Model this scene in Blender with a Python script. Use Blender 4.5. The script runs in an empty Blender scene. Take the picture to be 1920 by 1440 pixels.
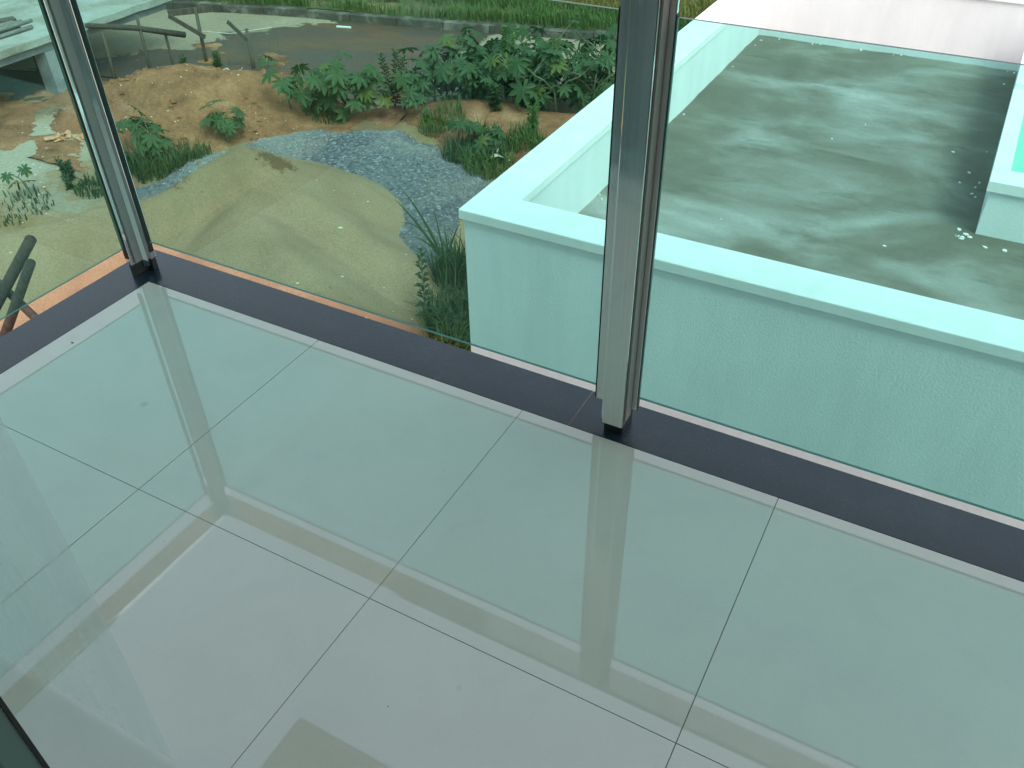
import bpy, bmesh, math, random
from mathutils import Vector, Matrix, noise, Euler
random.seed(7)
R = math.radians
scn = bpy.context.scene
COL = scn.collection

# ------------------------------------------------------------------ camera, sky, sun, exposure
cam = bpy.data.cameras.new('camera'); cam_o = bpy.data.objects.new('camera', cam); COL.objects.link(cam_o)
cam_o.location = (2.26657, -1.57873, 1.53873)
cam_o.rotation_euler = (0.891572586, 0.0133438659, 0.499127961)
cam.sensor_width = 36.0; cam.lens = 36.0 * 1627.18 / 1920.0
cam.clip_start = 0.02; cam.clip_end = 1500
scn.camera = cam_o

SUN_EL, SUN_AZ = R(52), R(122)         # azimuth measured clockwise from +Y
w = bpy.data.worlds.new('World'); scn.world = w; w.use_nodes = True
nt = w.node_tree; nt.nodes.clear()
sky = nt.nodes.new('ShaderNodeTexSky'); sky.sky_type = 'NISHITA'; sky.sun_disc = False
sky.sun_elevation = SUN_EL; sky.sun_rotation = SUN_AZ; sky.air_density = 2.0; sky.dust_density = 3.5; sky.ozone_density = 1.0
hsv = nt.nodes.new('ShaderNodeHueSaturation'); hsv.inputs['Saturation'].default_value = 0.5
bg = nt.nodes.new('ShaderNodeBackground'); bg.inputs['Strength'].default_value = 0.15
out = nt.nodes.new('ShaderNodeOutputWorld')
nt.links.new(sky.outputs[0], hsv.inputs['Color']); nt.links.new(hsv.outputs[0], bg.inputs[0]); nt.links.new(bg.outputs[0], out.inputs[0])

sun = bpy.data.lights.new('sun', 'SUN'); sun.energy = 0.8; sun.angle = R(22); sun.color = (1.0, 0.975, 0.945)
sun_o = bpy.data.objects.new('sun', sun); COL.objects.link(sun_o)
sd = Vector((math.sin(SUN_AZ) * math.cos(SUN_EL), math.cos(SUN_AZ) * math.cos(SUN_EL), math.sin(SUN_EL)))
sun_o.rotation_euler = sd.to_track_quat('Z', 'Y').to_euler(); sun_o.location = sd * 40

scn.view_settings.view_transform = 'Standard'; scn.view_settings.look = 'None'
scn.view_settings.exposure = 0.9; scn.view_settings.gamma = 1.0; scn.view_settings.use_curve_mapping = False
try:
    scn.cycles.max_bounces = 12; scn.cycles.transparent_max_bounces = 16
    scn.cycles.use_denoising = True
except Exception: pass

# ------------------------------------------------------------------ helpers
def link(o, parent=None):
    COL.objects.link(o)
    if parent: o.parent = parent
    return o
def obj(name, data, mat=None, parent=None):
    if mat and data is not None and hasattr(data, 'materials') and len(data.materials) == 0: data.materials.append(mat)
    return link(bpy.data.objects.new(name, data), parent)
def tag(o, label=None, cat=None, group=None, kind=None):
    if label: o['label'] = label
    if cat: o['category'] = cat
    if group: o['group'] = group
    if kind: o['kind'] = kind
    return o
def empty(name, loc=(0, 0, 0), rz=0):
    o = bpy.data.objects.new(name, None); o.location = loc; o.rotation_euler = (0, 0, rz); o.empty_display_size = .1
    return link(o)
def mesh(name, v, f, smooth=False):
    m = bpy.data.meshes.new(name); m.from_pydata(v, [], f); m.update()
    if smooth:
        for p in m.polygons: p.use_smooth = True
    return m
class MB:
    def __init__(s): s.v = []; s.f = []
    def box(s, x0, x1, y0, y1, z0, z1, M=None):
        b = len(s.v)
        P = [(x0,y0,z0),(x1,y0,z0),(x1,y1,z0),(x0,y1,z0),(x0,y0,z1),(x1,y0,z1),(x1,y1,z1),(x0,y1,z1)]
        if M: P = [tuple(M @ Vector(p)) for p in P]
        s.v += P
        s.f += [tuple(b+i for i in q) for q in ((0,3,2,1),(4,5,6,7),(0,1,5,4),(1,2,6,5),(2,3,7,6),(3,0,4,7))]
        return s
    def prism(s, pts, z0, z1):
        n = len(pts); b = len(s.v)
        s.v += [(x, y, z0) for x, y in pts] + [(x, y, z1) for x, y in pts]
        s.f += [tuple(b + i for i in reversed(range(n))), tuple(b + n + i for i in range(n))]
        for i in range(n): j = (i + 1) % n; s.f.append((b+i, b+j, b+n+j, b+n+i))
        return s
    def tube(s, pts, rad, n=7, cap=True):
        pts = [Vector(p) for p in pts]
        if not hasattr(rad, '__len__'): rad = [rad] * len(pts)
        b = len(s.v); up = Vector((0.13, 0.21, 1)).normalized()
        for i, p in enumerate(pts):
            t = (pts[min(i+1, len(pts)-1)] - pts[max(i-1, 0)]).normalized()
            a = t.cross(up)
            if a.length < 1e-3: a = t.cross(Vector((1, 0, 0)))
            a.normalize(); c = t.cross(a)
            for k in range(n):
                an = 2*math.pi*k/n; s.v.append(tuple(p + (a*math.cos(an) + c*math.sin(an)) * rad[i]))
        for i in range(len(pts)-1):
            for k in range(n):
                l = (k+1) % n; s.f.append((b+i*n+k, b+i*n+l, b+(i+1)*n+l, b+(i+1)*n+k))
        if cap:
            s.f.append(tuple(b+k for k in reversed(range(n)))); e = b+(len(pts)-1)*n; s.f.append(tuple(e+k for k in range(n)))
        return s
    def build(s, name, mat, parent=None, smooth=False, bevel=0):
        m = mesh(name, s.v, s.f, smooth)
        if bevel:
            bm = bmesh.new(); bm.from_mesh(m); bmesh.ops.recalc_face_normals(bm, faces=bm.faces)
            bmesh.ops.bevel(bm, geom=bm.edges[:], offset=bevel, segments=2, affect='EDGES', profile=.5)
            bm.to_mesh(m); bm.free()
        else:
            bm = bmesh.new(); bm.from_mesh(m); bmesh.ops.recalc_face_normals(bm, faces=bm.faces); bm.to_mesh(m); bm.free()
        return obj(name, m, mat, parent)
def nz(x, y, sc=1.0, seed=0.0): return noise.noise(Vector((x*sc + seed, y*sc - seed*.7, seed*1.3)))
def fbm(x, y, sc=1.0, seed=0.0, oct=4):
    a, t = 1.0, 0.0
    for i in range(oct): t += a*nz(x, y, sc, seed + i*3.1); sc *= 2.03; a *= .5
    return t
def sstep(a, b, x):
    t = max(0.0, min(1.0, (x-a)/(b-a))); return t*t*(3-2*t)

# ------------------------------------------------------------------ materials
def mat(name):
    m = bpy.data.materials.new(name); m.use_nodes = True
    t = m.node_tree; b = t.nodes['Principled BSDF']
    return m, t, b
def N(t, typ, **kw):
    n = t.nodes.new(typ)
    for k, v in kw.items():
        if k in n.inputs: n.inputs[k].default_value = v
        else: setattr(n, k, v)
    return n
def ramp(t, src, stops):
    r = t.nodes.new('ShaderNodeValToRGB'); e = r.color_ramp.elements
    while len(e) < len(stops): e.new(.5)
    for i, (p, c) in enumerate(stops):
        e[i].position = p; e[i].color = (c, c, c, 1) if isinstance(c, (int, float)) else (*c, 1)
    t.links.new(src, r.inputs[0]); return r.outputs[0]
def mix(t, fac, a, b, mode='MIX'):
    n = t.nodes.new('ShaderNodeMix'); n.data_type = 'RGBA'; n.blend_type = mode
    for i, v in ((0, fac), (6, a), (7, b)):
        if hasattr(v, 'is_output'): t.links.new(v, n.inputs[i])
        elif i == 0: n.inputs[0].default_value = v
        else: n.inputs[i].default_value = (*v, 1)
    return n.outputs[2]
def coords(t, sc=(1, 1, 1), rot=(0, 0, 0)):
    g = t.nodes.new('ShaderNodeNewGeometry'); m = t.nodes.new('ShaderNodeMapping')
    m.inputs['Scale'].default_value = sc; m.inputs['Rotation'].default_value = rot
    t.links.new(g.outputs['Position'], m.inputs[0]); return m.outputs[0]
def ocoords(t, sc=(1, 1, 1)):
    g = t.nodes.new('ShaderNodeTexCoord'); m = t.nodes.new('ShaderNodeMapping'); m.inputs['Scale'].default_value = sc
    t.links.new(g.outputs['Object'], m.inputs[0]); return m.outputs[0]
def noi(t, co, sc, det=6, rough=.55, dist=0):
    n = N(t, 'ShaderNodeTexNoise', Scale=sc, Detail=det, Roughness=rough, Distortion=dist); t.links.new(co, n.inputs['Vector']); return n.outputs[0]
def bump(t, b, h, strength=.3, dist=.02):
    n = N(t, 'ShaderNodeBump', Strength=strength, Distance=dist); t.links.new(h, n.inputs['Height']); t.links.new(n.outputs[0], b.inputs['Normal']); return n
def rough_earth(name, stops, sc=1.2, fine=30, bstr=.5, bd=.03, rough=.95, speck=None):
    m, t, b = mat(name); co = coords(t)
    n1 = noi(t, co, sc, 8, .62, .4); n2 = noi(t, co, fine, 5, .7)
    c = ramp(t, n1, stops)
    c = mix(t, .55, c, ramp(t, n2, [(.3, .55), (.7, 1.25)]), 'MULTIPLY')
    if speck:
        v = N(t, 'ShaderNodeTexVoronoi', Scale=speck[0]); t.links.new(co, v.inputs['Vector'])
        k = ramp(t, v.outputs['Distance'], [(speck[1]*.7, 1), (speck[1], 0)])
        gate = ramp(t, noi(t, co, 2.3, 3), [(.5, 0), (.62, 1)])
        c = mix(t, mix(t, 1, k, gate, 'MULTIPLY'), c, speck[2])
    t.links.new(c, b.inputs['Base Color']); b.inputs['Roughness'].default_value = rough
    b.inputs['Specular IOR Level'].default_value = .15
    hh = mix(t, .5, n1, n2); bump(t, b, hh, bstr, bd); return m

M = {}
M['sand'] = rough_earth('sand', [(.28, (.265, .165, .097)), (.5, (.35, .226, .136)), (.72, (.415, .28, .175))], .8, 42, .7, .03, speck=(26, .08, (.42, .35, .26)))
def crust():
    m = M['sand']; t = m.node_tree; b = t.nodes['Principled BSDF']; src = b.inputs['Base Color'].links[0].from_socket; co = coords(t, (1, 1, 1))
    k = None
    for c_, r_ in (((-5.25, 4.42, -2.66), .42), ((-4.96, 4.72, -2.5), .25), ((-4.28, 4.98, -2.46), .34)):
        d = N(t, 'ShaderNodeVectorMath', operation='DISTANCE'); t.links.new(co, d.inputs[0]); d.inputs[1].default_value = c_
        q = N(t, 'ShaderNodeMath', operation='MULTIPLY_ADD'); t.links.new(noi(t, coords(t, (1.2, 1.2, 4)), 5.0, 5, .7), q.inputs[0]); q.inputs[1].default_value = -r_*2.6; t.links.new(d.outputs['Value'], q.inputs[2])
        p = ramp(t, q.outputs[0], [(0, 0), (.001, 0)]); mr = N(t, 'ShaderNodeMapRange'); mr.inputs['From Min'].default_value = -r_*.95; mr.inputs['From Max'].default_value = -r_*.6; mr.inputs['To Min'].default_value = .85; mr.inputs['To Max'].default_value = 0
        t.links.new(q.outputs[0], mr.inputs['Value']); k = mr.outputs[0] if k is None else mix(t, 1, k, mr.outputs[0], 'LIGHTEN')
    t.links.new(mix(t, k, src, (.13, .07, .035)), b.inputs['Base Color'])
crust()
M['soil'] = rough_earth('orange_soil', [(.30, (.15, .062, .034)), (.45, (.31, .13, .068)), (.58, (.38, .165, .085)), (.72, (.50, .26, .15))], 2.1, 17, 1.0, .06, speck=(14, .12, (.62, .50, .38)))
M['gravel_base'] = rough_earth('gravel_base', [(.3, (.13, .115, .13)), (.55, (.20, .18, .195)), (.75, (.30, .25, .22))], .9, 60, 1.0, .03)

# ground: orange soil with pale lime-washed clearings to the west
def ground_mat():
    m, t, b = mat('ground_soil'); co = coords(t)
    n1 = noi(t, co, .8, 8, .62, .5); n2 = noi(t, co, 22, 6, .7)
    c = ramp(t, n1, [(.28, (.25, .15, .08)), (.5, (.34, .21, .11)), (.72, (.42, .28, .165))])
    # spilled lime and cement clearing
    sx = N(t, 'ShaderNodeVectorMath', operation='DISTANCE'); t.links.new(coords(t, (1, 1, 0)), sx.inputs[0]); sx.inputs[1].default_value = (-9.35, 5.05, 0)
    dn = N(t, 'ShaderNodeMath', operation='MULTIPLY_ADD'); t.links.new(noi(t, co, 1.7, 5, .6), dn.inputs[0]); dn.inputs[1].default_value = -1.8; t.links.new(sx.outputs['Value'], dn.inputs[2])
    k = ramp(t, dn.outputs[0], [(.0, .75), (.1, .55), (1.0, 0)])
    c = mix(t, k, c, (.46, .385, .31))
    sx2 = N(t, 'ShaderNodeVectorMath', operation='DISTANCE'); t.links.new(coords(t, (1, 1, 0)), sx2.inputs[0]); sx2.inputs[1].default_value = (-7.6, 4.55, 0)
    dn2 = N(t, 'ShaderNodeMath', operation='MULTIPLY_ADD'); t.links.new(noi(t, co, 3.7, 5, .7), dn2.inputs[0]); dn2.inputs[1].default_value = -1.0; t.links.new(sx2.outputs['Value'], dn2.inputs[2])
    c = mix(t, ramp(t, dn2.outputs[0], [(0, .8), (.3, 0)]), c, (.36, .29, .22))
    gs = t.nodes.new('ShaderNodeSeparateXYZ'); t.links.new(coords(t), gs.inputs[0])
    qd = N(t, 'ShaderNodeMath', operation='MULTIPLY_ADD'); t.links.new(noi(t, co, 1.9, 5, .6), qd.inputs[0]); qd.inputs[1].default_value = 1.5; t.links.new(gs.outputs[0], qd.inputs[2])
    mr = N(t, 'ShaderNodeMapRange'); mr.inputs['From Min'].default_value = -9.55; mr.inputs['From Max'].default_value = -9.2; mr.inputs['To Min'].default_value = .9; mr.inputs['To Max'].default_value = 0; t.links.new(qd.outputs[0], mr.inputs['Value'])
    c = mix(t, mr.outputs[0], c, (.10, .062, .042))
    c = mix(t, .5, c, ramp(t, n2, [(.3, .55), (.7, 1.25)]), 'MULTIPLY')
    t.links.new(c, b.inputs['Base Color']); b.inputs['Roughness'].default_value = .95; b.inputs['Specular IOR Level'].default_value = .15
    bump(t, b, mix(t, .5, n1, n2), .7, .05); return m
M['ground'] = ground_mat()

def road_mat():
    m, t, b = mat('road_dusty_concrete'); co = coords(t)
    n1 = noi(t, co, .7, 7, .6, .6); n2 = noi(t, co, 16, 5, .65)
    dry = ramp(t, n1, [(.3, (.30, .215, .15)), (.6, (.355, .26, .185)), (.8, (.41, .31, .235))])
    wet = ramp(t, noi(t, coords(t, (.55, 1.3, 1)), 1.1, 6, .6, .8), [(.3, (.085, .062, .055)), (.5, (.10, .056, .040)), (.68, (.17, .072, .036)), (.8, (.12, .075, .056))])
    # the wet stretch lies between two dry ends and a dry strip by the lot
    g = t.nodes.new('ShaderNodeSeparateXYZ'); t.links.new(coords(t), g.inputs[0])
    def ma(op, a, bb):
        n = t.nodes.new('ShaderNodeMath'); n.operation = op
        for i, v in enumerate((a, bb)):
            if hasattr(v, 'is_output'): t.links.new(v, n.inputs[i])
            else: n.inputs[i].default_value = v
        return n.outputs[0]
    wob = ma('MULTIPLY', ma('SUBTRACT', noi(t, coords(t, (1, 1.6, 1)), 1.3, 6, .62), .5), 2.6)
    # right limit x < -5.9 ; left limit runs obliquely
    r_lim = ma('SUBTRACT', -5.9, ma('ADD', g.outputs[0], ma('MULTIPLY', wob, .35)))
    l_val = ma('SUBTRACT', ma('ADD', g.outputs[0], ma('MULTIPLY', wob, .9)), ma('SUBTRACT', ma('MULTIPLY', g.outputs[1], .62), 16.6))
    kr = ramp(t, r_lim, [(.0, 0), (.05, 1)]); kl = ramp(t, l_val, [(.0, 0), (.07, 1)])
    k = mix(t, 1, kr, kl, 'MULTIPLY')
    c = mix(t, k, dry, wet)
    c = mix(t, .45, c, ramp(t, n2, [(.3, .6), (.7, 1.2)]), 'MULTIPLY')
    t.links.new(c, b.inputs['Base Color'])
    t.links.new(ramp(t, k, [(0, .95), (1, .62)]), b.inputs['Roughness']); b.inputs['Specular IOR Level'].default_value = .3
    bump(t, b, n2, .35, .015); return m
M['road'] = road_mat()
M['verge'] = rough_earth('verge_soil', [(.3, (.07, .085, .03)), (.52, (.12, .11, .05)), (.7, (.30, .19, .10))], .9, 20, .8, .05)

def simple(name, col, rough=.7, metal=0, spec=.5, nsc=None, namt=.25, bstr=0, bd=.01, stretch=(1, 1, 1), obj_space=False):
    m, t, b = mat(name); b.inputs['Roughness'].default_value = rough; b.inputs['Metallic'].default_value = metal; b.inputs['Specular IOR Level'].default_value = spec
    if nsc:
        co = ocoords(t, stretch) if obj_space else coords(t, stretch); n = noi(t, co, nsc, 6, .65)
        c = mix(t, 1, col, ramp(t, n, [(.3, 1-namt), (.7, 1+namt)]), 'MULTIPLY'); t.links.new(c, b.inputs['Base Color'])
        if bstr: bump(t, b, n, bstr, bd)
    else: b.inputs['Base Color'].default_value = (*col, 1)
    return m

# white textured render on the neighbour's walls
def render_wall(name, base, sc, st):
    m, t, b = mat(name); co = coords(t)
    n = noi(t, co, sc, 5, .6); big = noi(t, co, .9, 6, .6); dr = noi(t, coords(t, (3, 3, .5)), 2.0, 6, .6)
    c = mix(t, 1, base, ramp(t, big, [(.3, .94), (.7, 1.03)]), 'MULTIPLY')
    c = mix(t, 1, c, ramp(t, dr, [(.35, .95), (.6, 1.02)]), 'MULTIPLY')
    v = N(t, 'ShaderNodeTexVoronoi', Scale=7.0); t.links.new(co, v.inputs['Vector'])
    c = mix(t, mix(t, 1, ramp(t, v.outputs['Distance'], [(.02, 1), (.045, 0)]), ramp(t, noi(t, co, 2, 2), [(.62, 0), (.7, .6)]), 'MULTIPLY'), c, (.25, .25, .24))
    t.links.new(c, b.inputs['Base Color']); b.inputs['Roughness'].default_value = .85; b.inputs['Specular IOR Level'].default_value = .25
    bump(t, b, n, st, .02); return m
M['render'] = render_wall('white_textured_render', (.83, .865, .88), 80, .24)
M['render_smooth'] = render_wall('white_smooth_render', (.80, .805, .82), 20, .12)
M['coping'] = render_wall('white_coping_paint', (.86, .86, .865), 60, .06)

def roof_mat():
    m, t, b = mat('stained_cement_screed'); co = coords(t)
    a = noi(t, coords(t, (1.0, 1.15, 1), (0, 0, R(-20))), .95, 4, .52, .7)
    d = noi(t, coords(t, (.9, 2.0, 1), (0, 0, R(12))), 2.1, 7, .60, .35)
    f = noi(t, co, 40, 5, .7); e = noi(t, coords(t, (1.1, 3.4, 1), (0, 0, R(10))), 2.6, 5, .6, .3)
    s = mix(t, .30, a, d)
    gs = t.nodes.new('ShaderNodeSeparateXYZ'); t.links.new(co, gs.inputs[0])
    def ma(op, a_, b_):
        n = t.nodes.new('ShaderNodeMath'); n.operation = op
        for i, v in enumerate((a_, b_)):
            if hasattr(v, 'is_output'): t.links.new(v, n.inputs[i])
            else: n.inputs[i].default_value = v
        return n.outputs[0]
    dist = ma('ABSOLUTE', ma('SUBTRACT', gs.outputs[0], ma('ADD', ma('MULTIPLY', gs.outputs[1], .22), .42)), 0)
    bandk = N(t, 'ShaderNodeMapRange'); bandk.interpolation_type = 'SMOOTHSTEP'; bandk.inputs['From Min'].default_value = 0; bandk.inputs['From Max'].default_value = .95; bandk.inputs['To Min'].default_value = .05; bandk.inputs['To Max'].default_value = -.015; t.links.new(dist, bandk.inputs['Value'])
    s = ma('ADD', s, bandk.outputs[0])
    c = ramp(t, s, [(.38, (.140, .120, .094)), (.48, (.185, .166, .135)), (.56, (.255, .24, .21)), (.70, (.40, .39, .365))])
    c = mix(t, 1, c, ramp(t, e, [(.28, .74), (.40, 1), (.7, 1.04)]), 'MULTIPLY')
    c = mix(t, .35, c, ramp(t, f, [(.3, .7), (.7, 1.2)]), 'MULTIPLY')
    t.links.new(c, b.inputs['Base Color']); t.links.new(ramp(t, s, [(.35, .55), (.6, .85)]), b.inputs['Roughness']); b.inputs['Specular IOR Level'].default_value = .3
    bump(t, b, f, .15, .01); return m
M['roof'] = roof_mat()

# porcelain tile
def tile_mat():
    m, t, b = mat('polished_porcelain'); co = coords(t)
    n = noi(t, co, 1.6, 5, .5); f = noi(t, co, 220, 3, .6)
    oi = t.nodes.new('ShaderNodeObjectInfo')
    c = mix(t, 1, (.60, .605, .53), ramp(t, n, [(.3, .955), (.7, 1.03)]), 'MULTIPLY')
    c = mix(t, 1, c, ramp(t, f, [(.35, .975), (.65, 1.02)]), 'MULTIPLY')
    c = mix(t, 1, c, ramp(t, oi.outputs['Random'], [(0, .985), (1, 1.012)]), 'MULTIPLY')
    for c_, r_, k_ in (((.477, -.466, 0), .018, .30), ((.035, -.338, 0), .03, .12), ((1.7, -.80, 0), .010, .15)):
        d = N(t, 'ShaderNodeVectorMath', operation='DISTANCE'); t.links.new(co, d.inputs[0]); d.inputs[1].default_value = c_
        mr = N(t, 'ShaderNodeMapRange'); mr.interpolation_type = 'SMOOTHSTEP'; mr.inputs['From Max'].default_value = r_; mr.inputs['To Min'].default_value = k_; mr.inputs['To Max'].default_value = 0
        t.links.new(d.outputs['Value'], mr.inputs['Value']); c = mix(t, mr.outputs[0], c, (.12, .12, .10))
    c = mix(t, 1, c, ramp(t, noi(t, co, 6.0, 7, .7, .6), [(.32, .955), (.55, 1.0)]), 'MULTIPLY')
    t.links.new(c, b.inputs['Base Color'])
    t.links.new(ramp(t, noi(t, co, 3.0, 6, .6), [(.3, .010), (.75, .045)]), b.inputs['Roughness'])
    b.inputs['IOR'].default_value = 2.1; return m
M['tile'] = tile_mat()
M['grout'] = simple('brown_grout', (.24, .20, .165), .9)
def granite_mat():
    m, t, b = mat('dark_granite'); co = coords(t)
    v = N(t, 'ShaderNodeTexVoronoi', Scale=420.0); t.links.new(co, v.inputs['Vector'])
    c = mix(t, ramp(t, v.outputs['Color'], [(.82, 0), (.96, .35)]), (.010, .028, .037), (.11, .14, .18))
    dust = noi(t, co, 5, 7, .7)
    c = mix(t, ramp(t, dust, [(.5, 0), (.8, .07)]), c, (.24, .28, .31))
    t.links.new(c, b.inputs['Base Color']); t.links.new(ramp(t, dust, [(.3, .16), (.75, .32)]), b.inputs['Roughness']); b.inputs['IOR'].default_value = 1.55
    return m
M['granite'] = granite_mat()
def steel_mat():
    m, t, b = mat('brushed_stainless'); co = coords(t, (160, 160, 1.2))
    n = noi(t, co, 1.0, 4, .6)
    b.inputs['Metallic'].default_value = 1.0
    t.links.new(mix(t, 1, (.80, .805, .81), ramp(t, n, [(.3, .93), (.7, 1.04)]), 'MULTIPLY'), b.inputs['Base Color'])
    t.links.new(ramp(t, n, [(.3, .05), (.7, .12)]), b.inputs['Roughness']); return m
M['steel'] = steel_mat()
M['satin'] = simple('satin_stainless', (.55, .56, .58), .48, 1.0)
M['rubber'] = simple('black_gasket', (.012, .014, .015), .5)
M['dark_steel'] = simple('dark_foot_steel', (.05, .055, .057), .4, .5, nsc=30)  # near-black metal for the blocks under the posts
M['strip'] = simple('grey_slot_strip', (.30, .30, .295), .5, .1)
M['alu'] = simple('grey_green_aluminium', (.12, .21, .20), .35, .3)
def glass_mat(name, col, ior=.04):
    m = bpy.data.materials.new(name); m.use_nodes = True; t = m.node_tree; t.nodes.clear()
    o = t.nodes.new('ShaderNodeOutputMaterial'); tr = t.nodes.new('ShaderNodeBsdfTransparent'); gl = t.nodes.new('ShaderNodeBsdfGlossy')
    lw = t.nodes.new('ShaderNodeLayerWeight'); lw.inputs[0].default_value = .5
    pw = t.nodes.new('ShaderNodeMath'); pw.operation = 'POWER'; pw.inputs[1].default_value = 5.0; t.links.new(lw.outputs['Facing'], pw.inputs[0])
    fr = t.nodes.new('ShaderNodeMath'); fr.operation = 'MULTIPLY_ADD'; fr.inputs[1].default_value = .9; fr.inputs[2].default_value = ior; t.links.new(pw.outputs[0], fr.inputs[0]); mx = t.nodes.new('ShaderNodeMixShader')
    tr.inputs[0].default_value = (*col, 1); gl.inputs['Roughness'].default_value = 0.0; gl.inputs[0].default_value = (.9, 1, .97, 1)
    t.links.new(fr.outputs[0], mx.inputs[0]); t.links.new(tr.outputs[0], mx.inputs[1]); t.links.new(gl.outputs[0], mx.inputs[2]); t.links.new(mx.outputs[0], o.inputs[0])
    return m
M['glass'] = glass_mat('green_tinted_glass', (.668, .922, .885), .03)
M['glass_edge'] = simple('ground_glass_edge', (.10, .21, .185), .3, 0, .5)
M['skylight_glass'] = simple('green_skylight_glass', (.24, .66, .50), .12, 0, .5)
M['white_paint'] = simple('white_wall_paint', (.74, .74, .73), .8)
M['room_wall'] = simple('room_wall_paint', (.30, .45, .44), .85)  # unseen walls, tinted to colour the reflections in the steel posts
M['room_floor'] = simple('dark_room_floor', (.16, .14, .12), .5)
M['reflected_curtain'] = simple('white_curtain_cloth', (.78, .78, .78), .9)
def concrete_mat(name, lo, mid, hi, sc=1.5):
    m, t, b = mat(name); co = coords(t); n = noi(t, co, sc, 8, .65, .5); f = noi(t, co, 25, 6, .7)
    c = ramp(t, n, [(.32, lo), (.5, mid), (.65, hi)]); c = mix(t, .4, c, ramp(t, f, [(.3, .65), (.7, 1.2)]), 'MULTIPLY')
    t.links.new(c, b.inputs['Base Color']); b.inputs['Roughness'].default_value = .9; b.inputs['Specular IOR Level'].default_value = .2; bump(t, b, f, .4, .01); return m
M['slab'] = concrete_mat('pale_cast_slab', (.22, .175, .135), (.35, .325, .285), (.44, .42, .39), 1.3)
M['concrete'] = concrete_mat('raw_concrete', (.20, .21, .22), (.28, .28, .29), (.36, .35, .35))
M['kerb'] = concrete_mat('weathered_kerb', (.06, .05, .042), (.105, .085, .07), (.24, .20, .17), 3)
M['block'] = concrete_mat('grey_block', (.30, .29, .29), (.38, .37, .36), (.45, .44, .43), 5)
M['wood'] = simple('weathered_wood', (.10, .073, .057), .9, nsc=3, namt=.4, bstr=.5, stretch=(8, 8, 1))
M['wood_dark'] = simple('dark_bark_pole', (.075, .055, .045), .9, nsc=6, namt=.5, bstr=.8, bd=.02, stretch=(6, 6, 1.5))
M['wood_pale'] = simple('pale_dry_stick', (.55, .45, .33), .9, nsc=8, namt=.3)
M['red_wood'] = simple('reddish_plank', (.42, .16, .09), .85, nsc=8, namt=.3)
M['terracotta'] = simple('terracotta', (.58, .27, .15), .9, nsc=12, namt=.25, bstr=.3)
M['pipe'] = simple('grey_pole', (.24, .21, .19), .8, nsc=7, namt=.35, stretch=(5, 1, 5))
M['wire'] = simple('pale_wire', (.55, .5, .42), .6)
def leaf_mat(name, a, b_, c_, rough=.5):
    m, t, b = mat(name); oi = t.nodes.new('ShaderNodeObjectInfo'); co = coords(t)
    n = noi(t, co, 9, 4, .6)
    c = mix(t, n, mix(t, oi.outputs['Random'], a, b_), c_)
    t.links.new(c, b.inputs['Base Color']); b.inputs['Roughness'].default_value = rough; b.inputs['Specular IOR Level'].default_value = .28
    # thin leaves pass some light
    tl = t.nodes.new('ShaderNodeBsdfTranslucent'); t.links.new(c, tl.inputs[0]); mx = t.nodes.new('ShaderNodeMixShader'); mx.inputs[0].default_value = .25
    o = t.nodes['Material Output']; t.links.new(b.outputs[0], mx.inputs[1]); t.links.new(tl.outputs[0], mx.inputs[2]); t.links.new(mx.outputs[0], o.inputs[0]); return m
M['castor'] = leaf_mat('castor_leaf', (.045, .088, .036), (.075, .128, .06), (.062, .10, .028), .5)
M['castor_old'] = leaf_mat('yellowing_castor_leaf', (.13, .15, .035), (.17, .18, .045), (.10, .13, .035))
M['bright_leaf'] = leaf_mat('bright_weed_leaf', (.12, .22, .06), (.17, .27, .08), (.13, .2, .05))
M['dark_leaf'] = leaf_mat('dark_weed_leaf', (.045, .085, .032), (.068, .11, .045), (.062, .095, .03))
M['grass'] = leaf_mat('grass_blade', (.07, .125, .026), (.105, .165, .038), (.12, .155, .042), .6)
M['stem'] = simple('plant_stem', (.16, .17, .09), .7)
M['stone_pale'] = simple('pale_chips', (.62, .54, .44), .9)
M['paint_flake'] = simple('white_paint_flake', (.8, .8, .78), .8)
def gravel_stone():
    m, t, b = mat('crushed_stone'); co = coords(t)
    wn = N(t, 'ShaderNodeTexWhiteNoise'); wn.noise_dimensions = '3D'
    sn = N(t, 'ShaderNodeVectorMath', operation='SNAP'); sn.inputs[1].default_value = (.035, .035, .5); t.links.new(co, sn.inputs[0]); t.links.new(sn.outputs[0], wn.inputs['Vector'])
    big = noi(t, co, .7, 4, .5, .4)
    base = ramp(t, wn.outputs['Value'], [(0, (.08, .075, .09)), (.5, (.155, .15, .17)), (.88, (.22, .21, .23)), (1, (.36, .345, .35))])
    c = mix(t, ramp(t, big, [(.45, 0), (.62, .55)]), base, (.33, .285, .26))
    t.links.new(c, b.inputs['Base Color']); b.inputs['Roughness'].default_value = .8; b.inputs['Specular IOR Level'].default_value = .3; return m
M['gravel'] = gravel_stone()
def screen_mat():
    m = bpy.data.materials.new('dark_screen'); m.use_nodes = True; t = m.node_tree; b = t.nodes['Principled BSDF']
    b.inputs['Base Color'].default_value = (.12, .12, .10, 1); b.inputs['Roughness'].default_value = .9
    tr = t.nodes.new('ShaderNodeBsdfTransparent'); mx = t.nodes.new('ShaderNodeMixShader'); mx.inputs[0].default_value = .13
    t.links.new(tr.outputs[0], mx.inputs[1]); t.links.new(b.outputs[0], mx.inputs[2]); t.links.new(mx.outputs[0], t.nodes['Material Output'].inputs[0]); return m
M['screen'] = screen_mat()
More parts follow.
